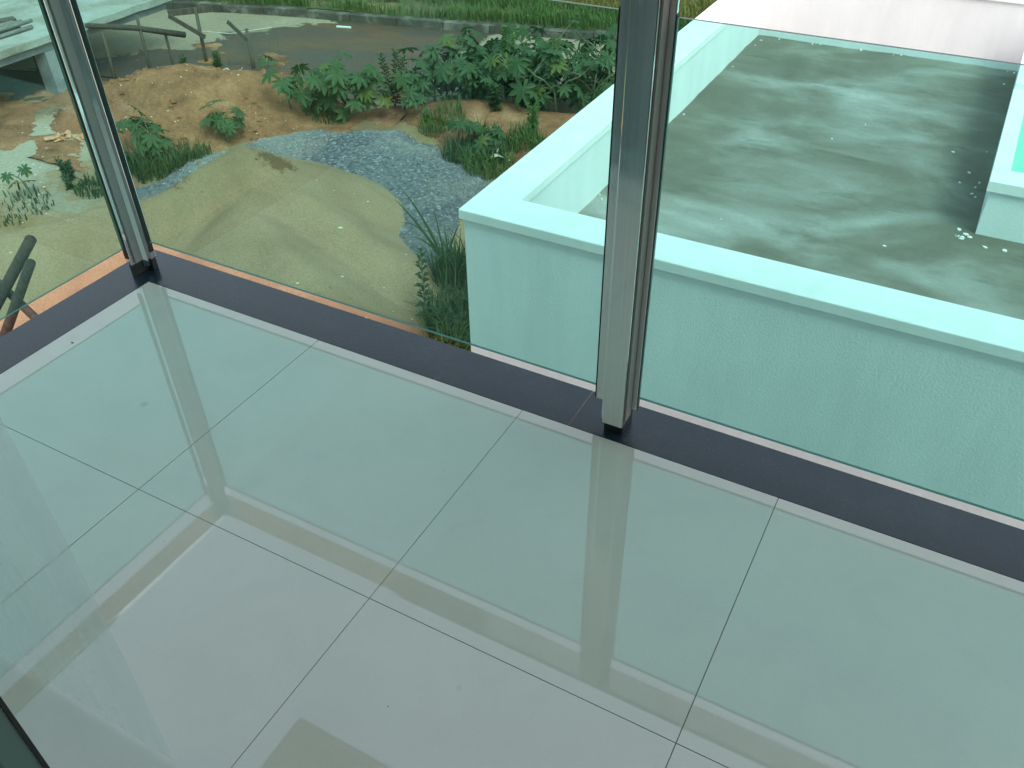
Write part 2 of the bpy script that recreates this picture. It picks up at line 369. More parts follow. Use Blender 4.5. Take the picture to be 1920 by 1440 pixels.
def sheer_mat():  # see-through sheet that imitates a reflection in the door glass
    m = bpy.data.materials.new('sheer_reflection_sheet'); m.use_nodes = True; t = m.node_tree; b = t.nodes['Principled BSDF']
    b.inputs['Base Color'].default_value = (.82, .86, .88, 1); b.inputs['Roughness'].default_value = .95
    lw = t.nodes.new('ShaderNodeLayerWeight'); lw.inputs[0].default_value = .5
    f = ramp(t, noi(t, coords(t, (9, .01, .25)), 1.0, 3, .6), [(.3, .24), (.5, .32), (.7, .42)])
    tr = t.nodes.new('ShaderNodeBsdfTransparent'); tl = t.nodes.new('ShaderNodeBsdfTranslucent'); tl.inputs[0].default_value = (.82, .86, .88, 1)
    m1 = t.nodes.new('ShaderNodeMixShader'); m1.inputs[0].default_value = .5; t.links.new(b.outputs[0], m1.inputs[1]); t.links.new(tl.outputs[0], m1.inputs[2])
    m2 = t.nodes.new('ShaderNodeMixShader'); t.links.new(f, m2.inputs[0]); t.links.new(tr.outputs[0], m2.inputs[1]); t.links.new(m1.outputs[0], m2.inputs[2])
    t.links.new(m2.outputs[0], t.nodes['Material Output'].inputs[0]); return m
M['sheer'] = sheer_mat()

# ------------------------------------------------------------------ terrain
G = -3.4
KERB = [(-60, -6), (-30, 4.6), (-16, 9.9), (-12.8, 11.05), (-10.8, 11.65), (-9.4, 11.98), (-7.2, 12.36), (-5.2, 12.84), (-3.7, 13.2), (0, 14.1), (10, 16.8), (30, 22), (60, 30)]
def kerb_y(x):
    for (x0, y0), (x1, y1) in zip(KERB, KERB[1:]):
        if x0 <= x <= x1: return y0 + (y1-y0)*(x-x0)/(x1-x0)
    return KERB[0][1] if x < KERB[0][0] else KERB[-1][1]
ROAD_W = 3.85
def gz(x, y):
    k = kerb_y(x); h = G + .05*fbm(x, y, .5, 2.0, 4)
    r = sstep(k-ROAD_W-.25, k-ROAD_W+.15, y)
    h = h*(1-r) + (G-.10)*r
    if y > k: h = G - .1
    return h
def seg_h(x, y, segs, slope):
    best = 0
    for (ax, ay, ah), (bx, by, bh) in segs:
        dx, dy = bx-ax, by-ay; L = dx*dx+dy*dy
        t = max(0, min(1, ((x-ax)*dx+(y-ay)*dy)/L)) if L else 0
        d = math.hypot(x-ax-dx*t, y-ay-dy*t); h = ah+(bh-ah)*t
        d2 = math.sqrt(d*d+.012)-.11
        v = h - slope*max(d2, 0)
        if v > best: best = v
    return best
SANDSEG = [((-4.62, 4.75, 1.06), (-5.2, 4.05, .70)), ((-5.2, 4.05, .70), (-6.3, 2.7, .58)), ((-6.3, 2.7, .58), (-7.2, .5, .50)),
           ((-4.62, 4.75, 1.02), (-2.75, 4.72, .33)), ((-4.2, 4.2, .75), (-1.9, 3.4, .30))]
def sand_h(x, y): return seg_h(x, y, SANDSEG, .60) + .045*fbm(x, y, 1.3, 5, 5) + .018*fbm(x, y, 4.0, 6, 3) + .006*fbm(x, y, 11.0, 8, 2)
DIRTSEG = [((-9.3, 6.45, .32), (-8.0, 7.2, .80)), ((-8.0, 7.2, .80), (-7.15, 7.75, .60)), ((-7.15, 7.75, .60), (-6.5, 8.3, .12))]
def dirt_h(x, y): return seg_h(x, y, DIRTSEG, .56) + .10*fbm(x, y, 1.6, 9, 6) + .03*abs(fbm(x, y, 6.0, 10, 3))
BANKSEG = [((-5.1, 8.75, .10), (-4.0, 8.9, .26)), ((-4.0, 8.9, .26), (-2.6, 9.2, .22)), ((-3.4, 8.6, .2), (-2.4, 7.6, .1))]
def bank_h(x, y): return seg_h(x, y, BANKSEG, .30) + .06*fbm(x, y, 1.7, 19, 5)
def inpoly(x, y, P):
    c = False; j = len(P)-1
    for i in range(len(P)):
        if (P[i][1] > y) != (P[j][1] > y) and x < (P[j][0]-P[i][0])*(y-P[i][1])/(P[j][1]-P[i][1])+P[i][0]: c = not c
        j = i
    return c
def pdist(x, y, P):
    best = 1e9
    for i in range(len(P)):
        (ax, ay), (bx, by) = P[i-1], P[i]; dx, dy = bx-ax, by-ay
        t = max(0, min(1, ((x-ax)*dx+(y-ay)*dy)/(dx*dx+dy*dy))); best = min(best, math.hypot(x-ax-dx*t, y-ay-dy*t))
    return best if inpoly(x, y, P) else -best
GRAVEL = [(-7.0, 4.7), (-6.95, 5.3), (-7.1, 5.9), (-6.98, 6.45), (-6.7, 7.05), (-6.05, 7.62), (-5.36, 7.98), (-4.63, 8.12), (-3.88, 7.95), (-3.15, 7.66), (-2.75, 7.2), (-2.55, 6.3), (-2.2, 5.5), (-1.75, 4.9), (-2.6, 4.6), (-4, 4.8), (-5.6, 4.6)]
def gravel_h(x, y):
    d = pdist(x, y, GRAVEL) + .14*fbm(x, y, 2.2, 31, 4)
    return -.05 + .16*sstep(-.15, .75, d) + .03*fbm(x, y, .9, 33, 3)
def heap(name, fn, x0, x1, y0, y1, st, m, base=gz, cut=-.03):
    nx, ny = int((x1-x0)/st)+1, int((y1-y0)/st)+1
    H = {}; v = []; idx = {}; f = []
    for i in range(nx):
        for j in range(ny):
            x, y = x0+i*st, y0+j*st; H[i, j] = fn(x, y)
    def vid(i, j):
        if (i, j) not in idx:
            x, y = x0+i*st, y0+j*st; idx[i, j] = len(v); v.append((x, y, base(x, y)+max(H[i, j], -.12)))
        return idx[i, j]
    for i in range(nx-1):
        for j in range(ny-1):
            if max(H[i, j], H[i+1, j], H[i, j+1], H[i+1, j+1]) > cut: f.append((vid(i, j), vid(i+1, j), vid(i+1, j+1), vid(i, j+1)))
    return obj(name, mesh(name, v, f, True), m)

# ground sheet: fine near the lot, coarse to the horizon
xs = [-700, -250, -90, -45, -30, -20] + [-16+.2*i for i in range(116)] + [8, 12, 20, 40, 90, 250, 700]
ys = [-700, -250, -90, -40, -15, -6, -2] + [-.5+.2*i for i in range(76)] + [16, 20, 30, 45, 90, 250, 700]
v = [(x, y, gz(x, y)) for x in xs for y in ys]; ny = len(ys)
f = [(i*ny+j, (i+1)*ny+j, (i+1)*ny+j+1, i*ny+j+1) for i in range(len(xs)-1) for j in range(ny-1)]
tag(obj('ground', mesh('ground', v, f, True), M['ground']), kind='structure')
# road strip
v = []; f = []; RX = [-60+1.0*i for i in range(121)]
for x in RX:
    k = kerb_y(x)
    for q in range(7): v.append((x, k-ROAD_W+ROAD_W*q/6, G-.055))
for i in range(len(RX)-1):
    for q in range(6): f.append((i*7+q, (i+1)*7+q, (i+1)*7+q+1, i*7+q+1))
tag(obj('road', mesh('road', v, f), M['road']), kind='structure')
# verge behind the kerb
def vz(x, y): return G + .11 + .05*fbm(x, y, .6, 41, 4) + .02*max(0, y-kerb_y(x)-1)
v = []; f = []; VX = [-60+.5*i for i in range(241)]; VO = [.14, .5, .9, 1.4, 2, 2.8, 3.8, 5, 7, 10, 16, 30, 80]
for x in VX:
    for o in VO: v.append((x, kerb_y(x)+o, vz(x, kerb_y(x)+o) if o > .2 else G+.085))
for i in range(len(VX)-1):
    for q in range(len(VO)-1): f.append((i*13+q, (i+1)*13+q, (i+1)*13+q+1, i*13+q+1))
tag(obj('grass_verge', mesh('grass_verge', v, f, True), M['verge']), kind='structure')
# kerb of single stones
kb = empty('kerb', (0, 0, 0)); tag(kb, kind='structure')
x = -17.0
while x < 4:
    L = random.uniform(.85, 1.0); y0, y1 = kerb_y(x), kerb_y(x+L); a = math.atan2(y1-y0, L); D = math.hypot(L, y1-y0)
    Mx = Matrix.Translation((x, y0, G)) @ Matrix.Rotation(a + random.uniform(-.012, .012), 4, 'Z')
    dz = random.uniform(-.012, .012)
    MB().box(.006, D-.006, -.02+random.uniform(-.01, .01), .15, -.25, .085+dz, Mx).build('kerb_stone', M['kerb'], kb, bevel=.012)
    x += L

sp = heap('sand_pile', sand_h, -9, -.6, -1.0, 7.2, .07, M['sand']); tag(sp, 'large heap of yellow sand below the balcony corner', 'sand pile')
dm = heap('dirt_mound', dirt_h, -11.5, -5, 5, 10, .07, M['soil']); tag(dm, 'orange dirt mound in front of the wooden stakes by the road', 'dirt mound')
bk = heap('soil_bank', bank_h, -6.5, -1.0, 6.8, 10.6, .08, M['soil']); tag(bk, 'low orange soil bank beneath the castor bushes', 'soil bank')
gb = heap('gravel_bed', gravel_h, -7.8, -1.2, 4.2, 8.8, .08, M['gravel_base']); tag(gb, 'spread bed of grey crushed stone behind the sand heap', 'gravel bed')

def top_z(x, y):
    b = gz(x, y); return b + max(0, sand_h(x, y), dirt_h(x, y), bank_h(x, y), gravel_h(x, y))
# crushed stones lying on the bed
mb = MB(); rg = random.Random(3)
OCT = [(1, 0, 0), (0, 1, 0), (-1, 0, 0), (0, -1, 0), (0, 0, 1), (0, 0, -.6)]; OF = [(0, 1, 4), (1, 2, 4), (2, 3, 4), (3, 0, 4), (1, 0, 5), (2, 1, 5), (3, 2, 5), (0, 3, 5)]
cnt = 0
while cnt < 30000:
    x, y = rg.uniform(-7.6, -1.4), rg.uniform(4.4, 8.6)
    h = gravel_h(x, y)
    if h < -.02 or sand_h(x, y) > h + .02 or (h < .04 and rg.random() < .6): continue
    s = rg.uniform(.007, .016); z = gz(x, y)+h; a = rg.uniform(0, 6.28); ca, sa = math.cos(a), math.sin(a); b = len(mb.v)
    for (px, py, pz) in OCT:
        k = rg.uniform(.65, 1.25); mb.v.append((x+(px*ca-py*sa)*s*k, y+(px*sa+py*ca)*s*k, z+pz*s*k*.8+.004))
    mb.f += [tuple(b+i for i in q) for q in OF]; cnt += 1
g = obj('crushed_stone', mesh('crushed_stone', mb.v, mb.f), M['gravel'], gb); tag(g, kind='stuff')

# pale chips on the dirt mound and the sand
mb = MB()
for n_, (x0, x1, y0, y1) in ((150, (-10, -6.2, 5.2, 8.6)), (60, (-7.5, -1.6, 2.2, 6)), (60, (-9.8, -6.8, 3.6, 5.6))):
    for k in range(n_):
        x, y = rg.uniform(x0, x1), rg.uniform(y0, y1); s = rg.uniform(.005, .017) * (1 if rg.random() < .93 else 1.6); z = top_z(x, y); b = len(mb.v)
        for (px, py, pz) in OCT: kk = rg.uniform(.6, 1.3); mb.v.append((x+px*s*kk*1.4, y+py*s*kk, z+pz*s*kk*.6+.004))
        mb.f += [tuple(b+i for i in q) for q in OF]
tag(obj('stone_chips', mesh('stone_chips', mb.v, mb.f), M['stone_pale']), 'scattered pale stone chips on soil and sand', None, None, 'stuff')

for nm, m_, n_, fn, (x0, x1, y0, y1) in (('soil_clods', 'soil', 1800, dirt_h, (-9.8, -6.2, 5.6, 8.8)), ('sand_clods', 'sand', 260, sand_h, (-6.4, -2.4, 3.2, 6.2))):
    mb = MB()
    for k in range(n_):
        x, y = rg.uniform(x0, x1), rg.uniform(y0, y1)
        if fn(x, y) < .02 or fbm(x, y, 1.4, 77, 3) < .05: continue
        s = .008+(.045 if fn is dirt_h else .014)*rg.random()**3; z = top_z(x, y); b = len(mb.v)
        for (px, py, pz) in OCT: kk = rg.uniform(.6, 1.4); mb.v.append((x+px*s*kk*1.3, y+py*s*kk, z+pz*s*kk*.7+.002))
        mb.f += [tuple(b+i for i in q) for q in OF]
    tag(obj(nm, mesh(nm, mb.v, mb.f), M[m_], dm if fn is dirt_h else sp), kind='stuff')
# grass on the verge
def blades(n, place, lo, hi, wd, rg, lean=.5):
    mb = MB()
    for k in range(n):
        p = place(rg)
        if p is None: continue
        x, y, z = p; h = rg.uniform(lo, hi); a = rg.uniform(0, 6.28); ln = rg.uniform(.1, lean)*h; ww = wd*rg.uniform(.6, 1.3)
        dx, dy = math.cos(a), math.sin(a); tx, ty = math.cos(a+1.57)*ww, math.sin(a+1.57)*ww; b = len(mb.v)
        mb.v += [(x-tx, y-ty, z-.02), (x+tx, y+ty, z-.02), (x+dx*ln*.35+tx*.8, y+dy*ln*.35+ty*.8, z+h*.6), (x+dx*ln*.35-tx*.8, y+dy*ln*.35-ty*.8, z+h*.6), (x+dx*ln, y+dy*ln, z+h*(1-.3*lean*rg.random()))]
        mb.f += [(b, b+1, b+2, b+3), (b+3, b+2, b+4)]
    return mb
def verge_place(r):
    x = r.uniform(-15, -1.5); o = .12 + 5.6*r.random()**1.15; y = kerb_y(x)+o
    bare = max(0, 1-math.hypot((x+8.25)/1.4, (y-12.85)/.55)) + max(0, 1-math.hypot((x+9.6)/.6, (y-12.65)/.7)) + .9*max(0, 1-math.hypot((x+6.6)/.9, (y-13.2)/.3))
    if bare > .15 and r.random() < .93: return None
    if fbm(x, y, .9, 51, 3) < -.22 and r.random() < .6: return None
    return (x, y, vz(x, y))
mb = blades(42000, verge_place, .07, .27, .010, random.Random(5), .8)
tag(obj('grass', mesh('grass', mb.v, mb.f), M['grass']), kind='stuff')

# ------------------------------------------------------------------ neighbour's flat-roofed house
nh = empty('neighbour_house', (4, 4, G)); 
tag(nh, 'white rendered flat roofed house beside the balcony with stained cement roof', 'house')
X0, X1, Y0, Y1, ZC, ZR = .15, 9.0, 1.74, 6.66, -.5, -.93
def part(mb, name, m, parent=nh, **kw):
    o = mb.build(name, m, None, **kw); o.parent = parent; o.matrix_parent_inverse = Matrix.Translation(parent.location).inverted(); return o
wl = MB()
wl.box(X0, X1, Y0, Y0+.20, G-.2, ZC-.055)
part(wl, 'wall', M['render'])
part(MB().box(X0, X0+.20, Y0+.203, Y1-.203, G-.2, ZC-.055), 'wall', M['render_smooth'])
part(MB().box(X0, X1, Y1-.20, Y1, G-.2, ZC+.065), 'wall', M['render_smooth'])
part(MB().box(X1-.20, X1, Y0+.203, Y1-.203, G-.2, ZC-.055), 'wall', M['render_smooth'])
c = MB().prism([(X0-.02, Y0-.02), (X1+.02, Y0-.02), (X1-.22, Y0+.215), (X0+.215, Y0+.215)], ZC-.053, ZC); part(c, 'coping', M['coping'], bevel=.004)
c = MB().prism([(X0-.02, Y0-.018), (X0+.213, Y0+.217), (X0+.213, Y1-.202), (X0-.02, Y1-.202)], ZC-.053, ZC); part(c, 'coping', M['coping'], bevel=.004)
c = MB().prism([(X0-.02, Y1+.02), (X0-.02, Y1-.215), (X1+.02, Y1-.215), (X1+.02, Y1+.02)], ZC+.067, ZC+.12); part(c, 'coping', M['coping'], bevel=.004)
c = MB().prism([(X1+.02, Y0-.018), (X1+.02, Y1-.202), (X1-.218, Y1-.202), (X1-.218, Y0+.217)], ZC-.053, ZC); part(c, 'coping', M['coping'], bevel=.004)
# roof screed with a ragged edge against the upstands
v = []; f = []; nx, ny = 110, 64
for i in range(nx+1):
    for j in range(ny+1):
        x = X0+.19+(X1-X0-.38)*i/nx; y = Y0+.19+(Y1-Y0-.38)*j/ny
        e = min(x-X0-.2, y-Y0-.2, X1-.2-x, Y1-.2-y); z = ZR + .006*fbm(x, y, 1.1, 61, 3) + (.010*max(0, fbm(x, y, 5, 63, 3)+.25) if e < .05 else 0)
        v.append((x, y, z))
f = [(i*(ny+1)+j, (i+1)*(ny+1)+j, (i+1)*(ny+1)+j+1, i*(ny+1)+j+1) for i in range(nx) for j in range(ny)]
o = obj('roof', mesh('roof', v, f, True), M['roof']); o.parent = nh; o.matrix_parent_inverse = Matrix.Translation(nh.location).inverted()
# paint flakes spilt on the roof
mb = MB(); rg = random.Random(11)
def flake(x, y, s):
    a0 = rg.uniform(0, 6.28); P = []
    for k in range(6): a = a0+k*1.047; r_ = s*rg.uniform(.5, 1.2); P.append((x+math.cos(a)*r_*1.3, y+math.sin(a)*r_))
    mb.prism(P, ZR-.002, ZR+.008)
for k in range(6): flake(rg.uniform(.4, 2.7), rg.uniform(2.0, 6.4), rg.uniform(.002, .005))
for k in range(9): flake(2.42-abs(rg.gauss(0, .05)), rg.uniform(3.5, 6.2), rg.uniform(.003, .009))
for k in range(9): flake(2.43-abs(rg.gauss(0, .07)), 3.47+rg.gauss(0, .05), rg.uniform(.004, .013))
for k in range(10): flake(rg.uniform(.36, .42), rg.uniform(2, 6.4), rg.uniform(.003, .007))
for k in range(8): flake(rg.uniform(.4, 2.6), rg.uniform(6.38, 6.45), rg.uniform(.003, .010))
for (x, y, s) in ((2.52, 3.36, .013), (2.62, 3.37, .013), (2.03, 3.12, .011), (2.2, 4.6, .009)): flake(x, y, s)
part(mb, 'paint_flakes', M['paint_flake'])['kind'] = 'stuff'
# skylight upstand
SX0, SX1, SY0, SY1, ZS = 2.455, 4.2, 3.50, 6.30, -.60
part(MB().box(SX0, SX1, SY0, SY0+.12, ZR-.05, ZS-.06), 'skylight_wall', M['render'])
part(MB().box(SX0, SX0+.10, SY0+.123, SY1, ZR-.05, ZS-.06), 'skylight_wall', M['render_smooth'])
part(MB().box(SX1-.1, SX1, SY0+.123, SY1, ZR-.05, ZS-.06), 'skylight_wall', M['render_smooth'])
part(MB().box(SX0+.103, SX1-.103, SY1-.1, SY1, ZR-.05, ZS-.06), 'skylight_wall', M['render_smooth'])
fr = MB().box(SX0-.022, SX1+.02, SY0-.022, SY0+.17, ZS-.057, ZS); fr.box(SX0-.022, SX0+.068, SY0+.172, 5.02, ZS-.057, ZS-.0005)
fr.box(SX0-.022, SX0+.068, 5.022, SY1+.02, ZS-.057, ZS+.035); fr.box(SX1-.07, SX1+.02, SY0+.172, SY1+.02, ZS-.057, ZS-.001); fr.box(SX0+.07, SX1-.072, SY1-.07, SY1+.02, ZS-.057, ZS-.001)
part(fr, 'skylight_frame', M['coping'])
part(MB().box(SX0+.0685, SX1-.0715, SY0+.1725, SY1-.072, ZS-.03, ZS-.012), 'skylight_glass', M['skylight_glass'])

# ------------------------------------------------------------------ our own house round the balcony
hs = empty('house', (2, -3, G)); tag(hs, 'white house whose tiled balcony with dark granite sill overlooks the lot', 'house')
part(MB().box(-.12, 6.5, -.10, .12, G-.2, -.16), 'wall', M['white_paint'], hs)
part(MB().box(-.12, .08, -8, -.103, G-.2, -.16), 'wall', M['white_paint'], hs)
part(MB().box(-.14, 6.5, -8, .14, -.158, -.035), 'balcony_slab', M['white_paint'], hs)
part(MB().box(0.0, 7.0, -8, .06, 2.80, 3.02), 'roof_slab', M['white_paint'], hs)
DY = -1.49
part(MB().box(-.05, .30, DY-.14, DY, .0, 2.795), 'house_wall', M['white_paint'], hs)
part(MB().box(3.6, 6.5, DY-.14, DY, .0, 2.795), 'house_wall', M['white_paint'], hs)
part(MB().box(.302, 3.598, DY-.14, DY, 2.3, 2.794), 'house_wall', M['white_paint'], hs)
part(MB().box(-.05, .10, -6.2, DY-.142, .0, 2.794), 'room_wall', M['room_wall'], hs)
part(MB().box(6.35, 6.5, -6.2, DY-.142, .0, 1.9), 'room_wall', M['room_wall'], hs)  # unseen wall left low; the gap above is added to let sky light in
part(MB().box(-.05, 6.5, -6.35, -6.202, .0, 2.794), 'room_wall', M['room_wall'], hs)
part(MB().box(.102, 6.348, -6.2, DY-.012, -.034, -.004), 'room_floor', M['room_floor'], hs)
# sliding door leaf standing at the left of the opening
sdr = empty('sliding_door', (1.0, DY+.03, 0)); tag(sdr, 'sliding glass door leaf with grey aluminium stile at the balcony opening', 'door')
part(MB().box(1.672, 1.728, DY+.015, DY+.045, .012, 2.28), 'stile', M['alu'], sdr, bevel=.004)
part(MB().box(1.7285, 1.7300, DY+.041, DY+.0445, .012, 2.28), 'seal', M['rubber'], sdr)
part(MB().box(.305, .36, DY+.015, DY+.045, .012, 2.28), 'stile', M['alu'], sdr, bevel=.004)
part(MB().box(.362, 1.670, DY+.015, DY+.045, .012, .09), 'rail', M['alu'], sdr, bevel=.004)
part(MB().box(.362, 1.670, DY+.015, DY+.045, 2.21, 2.28), 'rail', M['alu'], sdr, bevel=.004)
part(MB().box(.362, 1.670, DY+.026, DY+.034, .092, 2.208), 'glass_pane', M['glass'], sdr)
tr = MB().box(.305, 3.595, DY-.10, -1.412, -.003, .008); part(tr, 'threshold_track', M['alu'], hs)
# pale sheet added to imitate a reflection seen in the door glass
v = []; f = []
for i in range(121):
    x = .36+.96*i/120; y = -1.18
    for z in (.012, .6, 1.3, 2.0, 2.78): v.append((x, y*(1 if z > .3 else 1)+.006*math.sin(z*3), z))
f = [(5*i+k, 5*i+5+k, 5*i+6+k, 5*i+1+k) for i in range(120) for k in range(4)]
o = obj('reflected_curtain', mesh('reflected_curtain', v, f, True), M['sheer']); tag(o, 'pale sheet standing in for a reflection in the door glass', 'reflected_curtain')
# balcony floor of single tiles
bf = MB().box(.002, 6.3, -1.411, -.0008, -.034, -.0025).build('balcony_floor', M['grout']); tag(bf, kind='structure')
S = .7; gx = [0.0, .716] + [.716+S*k for k in range(1, 9)]; gy = [0.0, -.7077, -1.4077]
rg = random.Random(2)
gap = .0009
for i in range(len(gx)-1):
    for j in range(2):
        a, b = gx[i]+gap, gx[i+1]-gap; c_, d = gy[j+1]+gap, gy[j]-gap
        if i == 0: a = .0012
        if j == 0: d = -.0012
        dz = rg.uniform(-.0003, .0003)
        t_ = MB().box(a, b, c_, d, -.0023, .0+dz).build('tile', M['tile'], bf)
        t_.rotation_euler = (0, 0, 0)
# dirt specks lying on the tiles
mb = MB()
for (x, y, s) in ((.06, -.36, .0035), (1.6, -.9, .0012), (1.35, -.3, .001), (.9, -.8, .001)):
    b = len(mb.v)
    for (px, py, pz) in OCT: mb.v.append((x+px*s*1.8, y+py*s, .002+pz*s*.4))
    mb.f += [tuple(b+i for i in q) for q in OF]
sk = mb.build('dirt_specks', M['rubber'], bf); sk['kind'] = 'stuff'
# sill stones
si = MB().box(-.12, 6.3, .003, .13, -.034, -.026).build('sill', M['granite']); tag(si, kind='structure')
W_ = .163
MB().box(1.5507, 1.5523, .002, W_-.002, -.02, .0001).build('joint', M['grout'], si)
for P in ([(-.0012, .0), (1.5505, .0), (1.5505, W_), (-W_+.0006, W_)], [(1.5525, .0), (3.4, .0), (3.4, W_), (1.5525, W_)], [(3.402, 0), (6.3, 0), (6.3, W_), (3.402, W_)],
          [(0, -.002), (-W_, W_-.002), (-W_, -1.6), (0, -1.6)], [(0, -1.602), (-W_, -1.602), (-W_, -6), (0, -6)]):
    MB().prism(P, -.025, .0004).build('sill_slab', M['granite'], si, bevel=.0012)

# ------------------------------------------------------------------ glass railing
rl = empty('glass_railing', (0, .07, 0)); tag(rl, 'stainless steel balcony railing with green tinted glass panels', 'railing')
def rpart(mb, name, m, **kw): return part(mb, name, m, rl, **kw)
GY, TOP, BOT, TH = .07, 1.044, .108, .008
def panel(x0, x1, y0, y1):
    p = rpart(MB().box(x0, x1, y0, y1, BOT, TOP), 'glass_panel', M['glass'])
    p.data.materials.append(M['glass_edge'])
    ax = 0 if (x1-x0) > (y1-y0) else 1
    for q in p.data.polygons:
        n_ = q.normal
        if abs(n_[ax]) > .7 or abs(n_[2]) > .7: q.material_index = 1
    return p
panel(-.034, 1.600, GY-TH/2, GY+TH/2)
panel(1.7185, 4.6, GY-TH/2, GY+TH/2)
panel(-.07-TH/2, -.07+TH/2, -2.4, -.005)
def post(xc):
    # front tube, slotted back plate with both flanges, gaskets and a dark spigot in the sill
    rpart(MB().box(xc-.021, xc+.038, .020, .064, .030, 1.164), 'post', M['steel'], bevel=.003)
    rpart(MB().box(xc-.058, xc+.058, .0655, .075, .066, 1.164), 'flange', M['steel'], bevel=.0015)
    rpart(MB().box(xc+.0385, xc+.043, .030, .0645, .05, 1.164), 'groove_strip', M['strip'])
    rpart(MB().box(xc-.0595, xc-.0583, .064, .0765, .07, 1.05), 'gasket', M['rubber'])
    rpart(MB().box(xc+.0583, xc+.0598, .062, .0765, .07, 1.05), 'gasket', M['rubber'])
    rpart(MB().box(xc-.017, xc+.036, .032, .10, .0006, .066), 'spigot', M['dark_steel'], bevel=.002)
post(1.658); post(4.66)
# corner post: two flanges meeting at the inner corner
cp = MB().prism([(-.033, .058), (-.033, .082), (-.082, .082), (-.082, -.002), (-.058, -.002), (-.058, .058)], .045, 1.164); rpart(cp, 'corner_post', M['steel'], bevel=.002)
Mx = Matrix.Translation((-.052, .052, 0)) @ Matrix.Rotation(R(45), 4, 'Z')
rpart(MB().box(-.009, .009, -.007, .007, .02, 1.164, Mx), 'corner_bead', M['steel'], bevel=.001)
for (x0, x1, y0, y1) in ((-.0575, -.051, .012, .040), (-.040, -.036, .051, .0575)):
    rpart(MB().box(x0, x1, y0, y1, .05, 1.164), 'groove_strip', M['strip'])
rpart(MB().box(-.0328, -.0308, .062, .078, .07, 1.05), 'gasket', M['rubber']); rpart(MB().box(-.078, -.062, -.0046, -.0024, .07, 1.05), 'gasket', M['rubber'])
rpart(MB().prism([(-.036, .060), (-.036, .080), (-.080, .080), (-.080, .002), (-.060, .002), (-.060, .060)], .0006, .0445), 'spigot', M['dark_steel'], bevel=.002)
# handrail
rpart(MB().prism([(-.022, .022), (6.0, .022), (6.0, .112), (-.112, .112)], 1.165, 1.190), 'handrail', M['steel'], bevel=.003)
rpart(MB().prism([(-.0245, .022), (-.1145, .112), (-.1145, -2.6), (-.0245, -2.6)], 1.165, 1.190), 'handrail', M['steel'], bevel=.003)

# ------------------------------------------------------------------ unfinished building on the left
ub = empty('unfinished_building', (-13, 6, G)); tag(ub, 'raw concrete slab on columns of an unfinished building by the road', 'building')
v = []; f = []; ex = -10.38
prof = []
for k in range(41):
    y = 2.0+7.4*k/40; prof.append((ex+.035*fbm(y, 3, 2.6, 71, 4), y))
pl = MB().prism([(-17, 2.0)] + prof + [(-17, 9.4)], -2.60, -2.50); part(pl, 'floor_slab', M['slab'], ub)
part(MB().box(-10.72, -10.50, 2.1, 9.3, -2.74, -2.603), 'beam', M['concrete'], ub)
for y in (3.1, 6.95): part(MB().box(-10.76, -10.47, y-.15, y+.15, G-.3, -2.743), 'column', M['concrete'], ub)
for y in (3.1, 6.5): part(MB().box(-14.2, -13.9, y-.15, y+.15, G-.3, -2.603), 'column', M['concrete'], ub)
for k in range(9):
    lay = 0 if k < 5 else 1; i_ = k if k < 5 else k-5
    x = -10.86-.085*i_-.04*lay; y1 = 7.0-.1*i_+rg.uniform(-.05, .05); z = -2.46+.07*lay
    o = MB().tube([(0, 0, 0), (-.03, -1.3, 0), (-.05+rg.uniform(-.03, .03), -3.2, 0)], rg.uniform(.030, .040), 8).build('timber_pole', M['pipe'], None, True)
    o.location = (x, y1, z)
    tag(o, 'long grey pole in the bundle lying on the unfinished concrete slab', 'pole', 'poles stacked on the concrete slab')
o = MB().box(-.5, .5, -.09, .09, 0, .03).build('plank', M['wood']); o.location = (-11.75, 6.75, -2.499); o.rotation_euler = (0, 0, R(68)); tag(o, 'dark wooden plank lying on the concrete slab behind the pole bundle', 'plank')

# wooden stakes with batter boards
def stake(x, y, h, lean, label, r=.028, m='wood', grp='wooden stakes set out beside the road'):
    z = top_z(x, y)-.15; o = MB().tube([(0, 0, 0), (lean[0]*.5, lean[1]*.5, (h+.15)*.5), (lean[0], lean[1], h+.15)], [r*1.05, r, r*.9], 7).build('stake', M[m], None, True)
    o.location = (x, y, z); tag(o, label, 'stake', grp); return o
stake(-10.02, 8.25, .97, (.0, .02), 'tall wooden stake crossed by the dark horizontal log')
stake(-9.93, 8.67, .60, (-.03, .02), 'short wooden stake under the far end of the horizontal log', .024)
stake(-10.22, 7.68, .74, (.02, .02), 'wooden stake at the near end of the horizontal log by the concrete slab', .026)
b3 = stake(-9.63, 9.12, .86, (.01, .02), 'wooden stake carrying a triangular board bracket', .030)
stake(-8.67, 9.24, .68, (-.02, .03), 'wooden stake in front of the dark net beside a slanted board', .032)
stake(-11.55, 7.3, .55, (.02, 0), 'short dark stake on the soil under the concrete slab', .03)
def bar(name, a, b, wdt, th, m, label, cat):
    a, b = Vector(a), Vector(b); d = b-a; o = MB().box(0, d.length, -th/2, th/2, -wdt/2, wdt/2).build(name, M[m], None, bevel=.003)
    o.location = a; o.rotation_euler = d.to_track_quat('X', 'Z').to_euler(); tag(o, label, cat); return o
o = MB().tube([(-10.42, 7.50, -2.52), (-10.06, 8.20, -2.70), (-9.80, 8.95, -2.98)], [.040, .045, .050], 8).build('log', M['wood_dark'], None, True); tag(o, 'dark round log lashed across the wooden stakes by the slab', 'log')
bar('board', (-10.05, 8.93, -2.66), (-9.40, 9.30, -2.60), .10, .025, 'wood', 'level grey board at the top of the bracket stake', 'board')
bar('board', (-10.03, 8.91, -2.69), (-9.45, 9.06, -3.0), .075, .025, 'wood', 'slanting brace board of the bracket stake', 'board')
